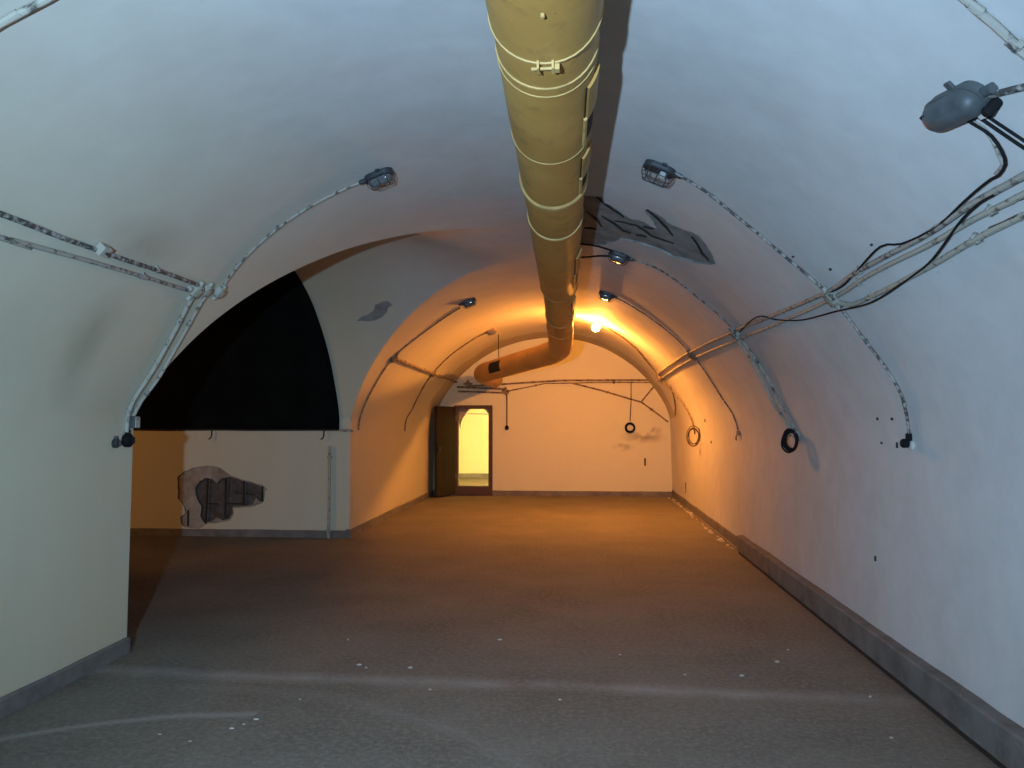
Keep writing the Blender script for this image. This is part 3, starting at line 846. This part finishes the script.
# on the end wall
def run_wall(name, label, px, r, mat, cat='conduit', clips=0, off=None, drop=False):
    pts = [py_(x, y, YF) - Vector((0, off or r + 0.006, 0)) for x, y in px]
    o = thing(name, label, cat, pts[0]); b = MB(); full = []
    for a, c in zip(pts[:-1], pts[1:]):
        for k in range(5): full.append(a.lerp(c, k / 5))
    full.append(pts[-1])
    b.tube([p - pts[0] for p in full], r, 8); b.build('tube', mat, o, True)
    for i in range(clips):
        t = (i + 0.5) / clips * (len(pts) - 1); k = int(t); p = pts[k].lerp(pts[min(k + 1, len(pts) - 1)], t - k) - pts[0]
        b = MB(); b.box(p + Vector((0, 0.004, 0)), (0.05, r * 2, 0.05)); b.build('saddle_clip', mat, o, bevel=0.003)
    return o
run_wall('wall_conduit', 'upper conduit straight across the end wall', [(470, 386), (505, 384), (560, 380.5), (655, 380)], 0.018, 'conduit_brown', clips=3)
run_wall('wall_conduit', 'second conduit close under the upper one on the end wall', [(508, 391), (545, 383.5), (600, 382.5), (656, 382.5)], 0.012, 'conduit_brown', clips=2)
run_wall('wall_conduit', 'short thick conduit above the door', [(457, 387), (480, 388), (506, 389)], 0.022, 'conduit_brown', clips=2)
run_wall('wall_conduit', 'short lower conduit above the door', [(458, 391.5), (480, 392), (509, 393)], 0.018, 'conduit_brown', clips=1)
run_wall('wall_conduit', 'sloping conduit descending across the end wall to its corner', [(572, 383), (600, 390), (630, 399), (641, 402), (655, 412), (668, 422)], 0.017, 'conduit_brown', clips=2)
run_wall('wall_conduit', 'short conduit rising to the last box in the corner', [(641, 402), (650, 391), (660, 379)], 0.014, 'conduit_brown')

# small drop cords
def cord(name, label, px, end):
    pts = [py_(x, y, YF) - Vector((0, 0.025, 0)) for x, y in px]
    o = thing(name, label, 'cord', pts[0]); b = MB(); b.tube([p - pts[0] for p in pts], 0.012 if end == 'plug' else 0.009, 8); b.build('wire', 'brown_wire', o, True)
    e = pts[-1] - pts[0]
    if end == 'plug':
        b = MB(); b.lathe([(0.012, 0.04), (0.035, 0.02), (0.045, -0.02), (0.035, -0.055), (0.012, -0.065)], Matrix.Translation(e), 14); b.build('lamp_socket', 'rubber', o, True)
    return o
cord('drop_cord', 'straight drop cord with a black lamp socket beside the door', [(507, 393), (507, 410), (507, 427)], 'plug')
cord('drop_cord', 'thin drop cord leading to the round wire coil', [(631, 383), (631, 400), (630, 421)], 'none')
def coil(name, label, c, u, v, rad, r, turns, mat, seed, squash=1.0, tail=None):
    rnd = random.Random(seed); o = thing(name, label, 'cable coil', c); b = MB(); w = u.cross(v)
    for k in range(turns):
        rr = rad * (1 + rnd.uniform(-0.16, 0.12)); cu = rnd.uniform(-0.12, 0.12) * rad; cv = rnd.uniform(-0.15, 0.15) * rad; dz = rnd.uniform(-0.5, 0.5) * r * turns * 0.8; tl = rnd.uniform(-0.25, 0.25)
        pts = []
        for i in range(28):
            a = 2 * math.pi * i / 28
            x = rr * squash * math.cos(a); y = rr * math.sin(a)
            pts.append(u * (x * math.cos(tl) - y * math.sin(tl) + cu) + v * (x * math.sin(tl) + y * math.cos(tl) + cv) + w * (dz + 0.4 * r * math.sin(3 * a)))
        b.tube(pts, r, 7, True)
    b.build('loops', mat, o, True); return o
ux, uy, uz = Vector((1, 0, 0)), Vector((0, 1, 0)), Vector((0, 0, 1))
p = py_(630, 428, YF); coil('cable_coil', 'round coil of dark wire hanging on the end wall', p - uy * 0.045, ux, uz, 0.095, 0.011, 6, 'rubber', 1)
s, y = pm(801, 440); p = map_main(s, y, 0.085)
o = coil('cable_coil', 'thick coil of black cable hanging below twin conduits', p, Vector((-0.62, 0.78, 0)), uz, 0.088, 0.0085, 6, 'rubber', 2, 0.75)
s, y = pm(700, 437); p = map_main(s, y, 0.11); coil('cable_coil', 'loose thin wire loops below the conduit near the corner', p, Vector((-0.7, 0.71, 0)), uz, 0.15, 0.0065, 4, 'brown_wire', 3, 0.8)

# ------------------------------------------------------------------ junction boxes
def junction(label, px, py, size=0.05, arms=4, mat='conduit', pos=None, rot=0.0):
    if pos is None:
        s, y = pm(px, py); m = frame_main(s, y, 0.0)
    else: m = pos
    o = thing('junction_box', label, 'junction box', matrix=m @ Matrix.Rotation(rot, 4, 'Z'))
    b = MB(); b.lathe([(size, 0), (size, size * 0.75), (size * 0.9, size * 0.85)], None, 18); b.build('body', mat, o, True)
    b = MB(); b.lathe([(size * 0.98, size * 0.86), (size * 0.98, size * 1.0), (size * 0.5, size * 1.12), (0.004, size * 1.14)], None, 18); b.build('lid', mat, o, True)
    for k in range(arms):
        a = k * math.pi / 2; d = Vector((math.cos(a), math.sin(a), 0))
        b = MB(); b.tube([d * size * 0.9 + Vector((0, 0, size * 0.4)), d * size * 1.6 + Vector((0, 0, size * 0.4))], size * 0.36, 10); b.build('gland', mat, o, True)
    for k in (-1, 1):
        b = MB(); b.lathe([(0.006, size * 1.0), (0.006, size * 1.14)], Matrix.Translation((size * 0.7 * k, 0, 0.0)), 8); b.build('screw', 'steel', o)
    return o
junction('round flaking junction box where the first ring crosses the long wall conduits', 835, 295, 0.052)
junction('pale junction box above the twin conduits of the long wall', 738, 333, 0.055)
junction('small junction box at the third crossing on the long wall', 693, 354, 0.055, mat='conduit_brown')
junction('brown junction box in the corner by the end wall', 661, 377, 0.06, mat='conduit_brown')
junction('pale junction box at the end of the two long conduits', 193, 289, 0.05, mat='conduit_pale')
junction('middle junction box of the cluster before the side passage', 204, 289, 0.042, mat='conduit_pale')
junction('outermost junction box of the cluster below the flaking conduit', 217, 291, 0.042, 3, mat='conduit_pale')
junction('dark junction box at the first crossing beyond the far groin', 393, 357, 0.055, mat='conduit_brown')
junction('brown junction box at the second crossing before the door', 432, 373, 0.055, mat='conduit_brown')
rb = Matrix.Rotation(math.radians(90), 4, 'X')
def wallm(px, py):
    m = rb.copy(); m.translation = py_(px, py, YF) - Vector((0, 0.002, 0)); return m
junction('brown junction box on the end wall above the door', 0, 0, 0.06, 4, 'conduit_brown', wallm(468, 384))
junction('brown junction box above the straight drop cord', 0, 0, 0.055, 4, 'conduit_brown', wallm(506, 391))
# square clamp plate on the left upper conduit
s, y = pm(100, 246); o = thing('clamp_box', 'small square clamp plate on the upper long conduit', 'clamp', matrix=frame_main(s, y))
b = MB(); b.box((0, 0, 0.03), (0.06, 0.07, 0.05)); b.build('plate', 'conduit_pale', o, bevel=0.004)
b = MB(); b.lathe([(0.008, 0.056), (0.008, 0.068)], None, 8); b.build('bolt', 'steel', o)

# ------------------------------------------------------------------ lamps
def stadium(L, W, z, n=10):
    r = W / 2; out = []
    for k in range(n + 1):
        a = -math.pi / 2 + math.pi * k / n; out.append(Vector((L / 2 - r + r * math.cos(a), r * math.sin(a), z)))
    for k in range(n + 1):
        a = math.pi / 2 + math.pi * k / n; out.append(Vector((-L / 2 + r + r * math.cos(a), r * math.sin(a), z)))
    return out
def lamp(label, px, py, rot=0.0, lit=False, glass=True, body='steel', L=0.205, W=0.115, deep=0.055, tilt=0.0, cage=True, off=0.0):
    s, y = pm(px, py); m = frame_main(s, y, off) @ Matrix.Rotation(rot, 4, 'Z') @ Matrix.Rotation(tilt, 4, 'Y')
    o = thing('bulkhead_lamp', label, 'lamp', matrix=m)
    b = MB(); b.loops([stadium(L, W, 0.002), stadium(L * 1.0, W, 0.028), stadium(L * 0.96, W * 0.93, 0.036)]); b.build('housing', body, o, True)
    b = MB(); b.loops([stadium(L * 1.03, W * 1.05, 0.030), stadium(L * 1.03, W * 1.05, 0.040), stadium(L * 0.9, W * 0.82, 0.044), stadium(L * 0.9, W * 0.82, 0.030)], False, False); b.build('rim', body, o, True)
    if lit:
        b = MB(); b.loops([stadium(L * 0.84, W * 0.76, 0.0372), stadium(L * 0.84, W * 0.76, 0.0485)]); b.build('collar', 'white', o, True)
    if glass:
        b = MB(); lo = []
        for t in lin(0, 0.97, 7):
            k = math.sqrt(1 - t * t); lo.append(stadium(L * 0.86 - W * 0.78 * (1 - k), W * 0.78 * k, 0.037 + (0.012 if lit else 0) + deep * t))
        b.loops(lo); b.build('glass', 'lit' if lit else 'glass', o, True)
        if not lit:
            b = MB(); b.tube([(-L * 0.25, 0, 0.055), (L * 0.25, 0, 0.055)], 0.014, 10); b.build('tube', 'white', o, True)
    else:
        b = MB(); b.lathe([(0.022, 0.036), (0.022, 0.065), (0.014, 0.07)], Matrix.Translation((L * 0.15, 0, 0)), 12); b.build('bulb_socket', 'white', o, True)
    if cage:
        dz = deep * (1.25 if glass else 1.7)
        for x in (-0.30, 0.0, 0.30):
            b = MB(); w = W * 0.5 * (1.0 if x == 0 else 0.95)
            b.tube([Vector((x * L, w * math.cos(a), 0.036 + dz * math.sin(a))) for a in lin(0, math.pi, 14)], 0.0032, 6); b.build('cage_wire', 'wire', o, True)
        b = MB(); b.tube([Vector((L * 0.5 * math.cos(a), 0, 0.036 + dz * min(1, 1.25 * math.sin(a)))) for a in lin(0, math.pi, 18)], 0.0032, 6); b.build('cage_wire', 'wire', o, True)
        if not glass:
            for k in (0.45, 0.9):
                q = math.sqrt(1 - k * k); b = MB(); b.tube([p for p in stadium(L * (0.62 + 0.38 * q), W * max(0.35, q), 0.036 + dz * k * 0.97)], 0.0028, 6, True); b.build('cage_wire', 'wire', o, True)
    b = MB(); b.tube([(L * 0.48, 0, 0.018), (L * 0.48 + 0.045, 0, 0.016)], 0.018, 12); b.build('gland', body, o, True)
    for g in (-1, 1):
        b = MB(); b.box((0.02 * g, g * (W * 0.5 + 0.012), 0.008), (0.03, 0.03, 0.012)); b.build('lug', body, o, bevel=0.003)
    return o
lamp('open caged lamp with a wire basket, unlit, above the first ring', 661, 166, rot=0.0, glass=False, deep=0.05)
lamp('dark oval lamp with streaked glass before the side passage groin', 377, 173, rot=0.15)
lamp('dark oval lamp with two wires beside the bare ceiling hollow', 620, 253, rot=0.0)
lamp('unlit oval lamp with bright glinting glass next to the glowing one', 607, 293, rot=0.0)
lamp('oval lamp with streaked glass beyond the far groin', 468, 300, rot=0.0)
lamp('dull brown oval lamp without cage beside the elbow of the duct', 491, 330, rot=0.0, body='conduit_brown', cage=False)
# the one burning lamp: small fitting with a bare glowing globe
s, y = pm(598, 321); lit = thing('bulkhead_lamp', 'glowing orange lamp globe on the vault beside the duct', 'lamp', matrix=frame_main(s, y))
b = MB(); b.lathe([(0.045, 0.0), (0.045, 0.018), (0.025, 0.026), (0.025, 0.05)], None, 16); b.build('holder', 'steel', lit, True)
b = MB(); b.lathe([(0.022, 0.045), (0.05, 0.065), (0.066, 0.10), (0.06, 0.14), (0.035, 0.165), (0.006, 0.172)], None, 18); b.build('globe', 'lit', lit, True)
b = MB(); b.tube([(0.04, 0, 0.014), (0.12, 0, 0.014)], 0.014, 10); b.build('gland', 'steel', lit, True)
# big grey lamp body seen from its side
lmp = lamp('large grey oval lamp body with several black cables', 962, 101, rot=math.radians(80), body='grey_paint', L=0.27, W=0.115, deep=0.055, cage=False, glass=False)
if True:
    b = MB(); b.loops([stadium(0.27 - 0.09 * (1 - math.sqrt(1 - t * t)), 0.115 * math.sqrt(1 - t * t), 0.036 + 0.055 * t) for t in lin(0, 0.96, 7)]); b.build('cover', 'grey_paint', lmp, True)
    for k in (-0.105, -0.083):
        b = MB(); b.box((k, 0.02, 0.068), (0.008, 0.04, 0.02)); b.build('vent_slit', 'rubber', lmp)
    b = MB(); b.lathe([(0.02, 0.0), (0.02, 0.05), (0.012, 0.06)], Matrix.Translation((0.125, -0.055, 0)), 12); b.build('rotary_knob', 'rubber', lmp, True)
    b = MB(); b.box((0.09, -0.065, 0.03), (0.05, 0.02, 0.03)); b.build('white_tab', 'white', lmp, bevel=0.003)
# two loose wires from the lamp beside the hollow to behind the duct
run('cable', 'upper loose dark wire between the duct and a lamp', [(612, 247), (600, 243), (585, 241), (568, 240)], 0.009, 'rubber', 'cable', off=0.03)
run('cable', 'lower loose dark wire between the duct and a lamp', [(611, 253), (598, 253), (586, 254), (568, 255)], 0.009, 'rubber', 'cable', off=0.03)

# ------------------------------------------------------------------ switches and small fittings on the walls
def rotary(label, px, py, size=0.045, mat='rubber'):
    s, y = pm(px, py); o = thing('rotary_switch', label, 'switch', matrix=frame_main(s, y))
    b = MB(); b.lathe([(size, 0), (size, size * 0.7), (size * 0.7, size * 1.0), (0.01, size * 1.05)], None, 16); b.build('body', mat, o, True)
    b = MB(); b.box((0, 0, size * 1.25), (size * 0.9, size * 0.28, size * 0.5)); b.build('knob', mat, o, bevel=0.003)
    b = MB(); b.tube([(-size * 0.9, 0, size * 0.4), (-size * 1.5, 0, size * 0.4)], size * 0.35, 10); b.build('gland', mat, o, True)
    return o
rotary('black rotary switch at the foot of the twin pale conduits', 125, 440, 0.048)
rotary('smaller dark rotary switch on the plaster beside the twin conduits', 114, 443, 0.032, 'steel')
s, y = pm(131, 422); m = frame_main(s, min(y, Y0 - 0.04))
o = thing('switch_box', 'small square grey box at the corner of the side passage', 'box', matrix=m)
b = MB(); b.box((0, 0, 0.03), (0.085, 0.065, 0.06)); b.build('body', 'grey_paint', o, bevel=0.004)
b = MB(); b.box((0, 0, 0.064), (0.075, 0.055, 0.006)); b.build('lid', 'conduit_pale', o, bevel=0.002)
s, y = pm(914, 443); o = thing('wall_socket', 'black socket with a chipped white base ending the first ring', 'socket', matrix=frame_main(s, y))
b = MB(); b.lathe([(0.03, 0), (0.03, 0.014), (0.024, 0.018)], Matrix.Translation((0.012, 0.004, 0)), 16); b.build('base', 'white', o, True)
b = MB(); b.lathe([(0.026, 0.02), (0.028, 0.05), (0.02, 0.06)], Matrix.Translation((0.0, -0.012, 0)), 14); b.build('cap', 'rubber', o, True)
b = MB(); b.box((-0.035, 0, 0.02), (0.05, 0.03, 0.03)); b.build('clamp', 'rubber', o, bevel=0.003)
s, y = pm(740, 433); o = thing('wall_bracket', 'small pale bracket ending the thin worn conduit', 'bracket', matrix=frame_main(s, y))
b = MB(); b.box((0, 0.02, 0.02), (0.06, 0.07, 0.03)); b.build('plate', 'conduit_brown', o, bevel=0.003)
b = MB(); b.tube([(0.03, -0.03, 0.03), (0.07, -0.04, 0.035), (0.09, -0.035, 0.03)], 0.008, 6); b.build('prong', 'rust', o, True)
s, y = pm(800, 434); o = thing('wall_bracket', 'small metal bracket holding the thick black coil', 'bracket', matrix=frame_main(s, y))
b = MB(); b.box((0, 0, 0.025), (0.06, 0.05, 0.05)); b.build('plate', 'conduit', o, bevel=0.003)
b = MB(); b.tube([(0, 0, 0.04), (0.0, 0.09, 0.06), (-0.02, 0.10, 0.065)], 0.009, 6); b.build('hook_pin', 'steel', o, True)
# empty plug holes and stubs left in the plaster
G1 = 'small dark plug hole in a square around the chipped socket'
G2 = 'small dark plug hole above the first junction box of the long wall'
for (px, py, w, h, lab, grp) in ((700, 432, 0.03, 0.15, 'upright dark plug strip beside the loose wire loops', None), (707, 420, 0.03, 0.05, 'short dark plug above and past the loose wire loops', None),
        (711, 442, 0.025, 0.04, 'short dark plug lower than the loose wire loops', None), (883, 418, 0.018, 0.018, G1, 'plug holes by the socket'), (898, 418, 0.018, 0.018, G1, 'plug holes by the socket'),
        (899, 445, 0.014, 0.035, G1, 'plug holes by the socket'), (883, 443, 0.014, 0.014, G1, 'plug holes by the socket'), (876, 559, 0.012, 0.035, 'single dark plug low on the long wall above the thick plinth', None),
        (794, 255, .012, .012, G2, 'plug holes above the first box'), (803, 269, .018, .018, G2, 'plug holes above the first box'), (831, 268, .016, .016, G2, 'plug holes above the first box'), (872, 244, .012, .012, G2, 'plug holes above the first box'),
        (686, 488, 0.05, 0.20, 'long upright dark chip low on the long wall near the corner', None)):
    s, y = pm(px, py); o = thing('wall_plug', lab, 'plug', matrix=frame_main(s, y), group=grp)
    b = MB(); b.box((0, 0, 0.004), (h, w, 0.012)); b.build('plug', 'rust', o, bevel=0.002)
p = py_(645, 462, YF); o = thing('wall_plug', 'dark upright slot plug on the end wall under the stain', 'plug', p); b = MB(); b.box((0, -0.004, 0), (0.035, 0.014, 0.16)); b.build('plug', 'rust', o, bevel=0.002)

# ------------------------------------------------------------------ rubble and crumbs on the floor
def chunk(name, label, cat, group, p, size, seed):
    rnd = random.Random(seed); bm = bmesh.new(); bmesh.ops.create_icosphere(bm, subdivisions=2, radius=1)
    for v in bm.verts:
        n = noise.noise_vector(v.co * 1.3 + Vector((seed, 0, 0))); v.co += n * 0.45
        v.co.x *= size[0]; v.co.y *= size[1]; v.co.z = max(v.co.z * size[2], -size[2] * 0.35)
    zmin = min(v.co.z for v in bm.verts)
    for v in bm.verts: v.co.z -= zmin
    me = bpy.data.meshes.new(name); bm.to_mesh(me); bm.free(); me.materials.append(M['chunk'])
    o = bpy.data.objects.new(name, me); COL.objects.link(o); o.location = p; o.rotation_euler.z = rnd.uniform(-0.25, 0.25)
    return tag(o, label, cat, group)
rnd = random.Random(4)
for i in range(26):
    t = i / 25; y = 10.0 + 6.2 * t + rnd.uniform(-0.08, 0.08)
    k = rnd.uniform(0.5, 1.0) * (0.6 if 0.28 < t < 0.5 else 1)
    chunk('plaster_chunk', 'pale broken plaster chunk lying along the foot of the thin plinth', 'rubble', 'plaster rubble along the plinth',
          (XR - 0.055 - rnd.uniform(0, 0.05), y, 0.002), (0.035 * k, 0.13 * k, 0.014 * k), i)
for i, (px, py) in enumerate([(777, 662), (891, 738), (870, 697), (256, 720), (244, 725), (348, 640), (359, 665), (366, 668), (190, 742), (742, 676), (685, 675), (160, 735), (500, 640), (560, 700), (430, 690), (232, 729), (788, 650), (300, 700), (410, 668), (620, 655)]):
    chunk('plaster_crumb', 'tiny pale plaster crumb lying on the open floor', 'rubble', 'plaster crumbs on the floor', pf(px, py), (0.009, 0.007, 0.005) if i % 3 else (0.016, 0.010, 0.006), 50 + i)
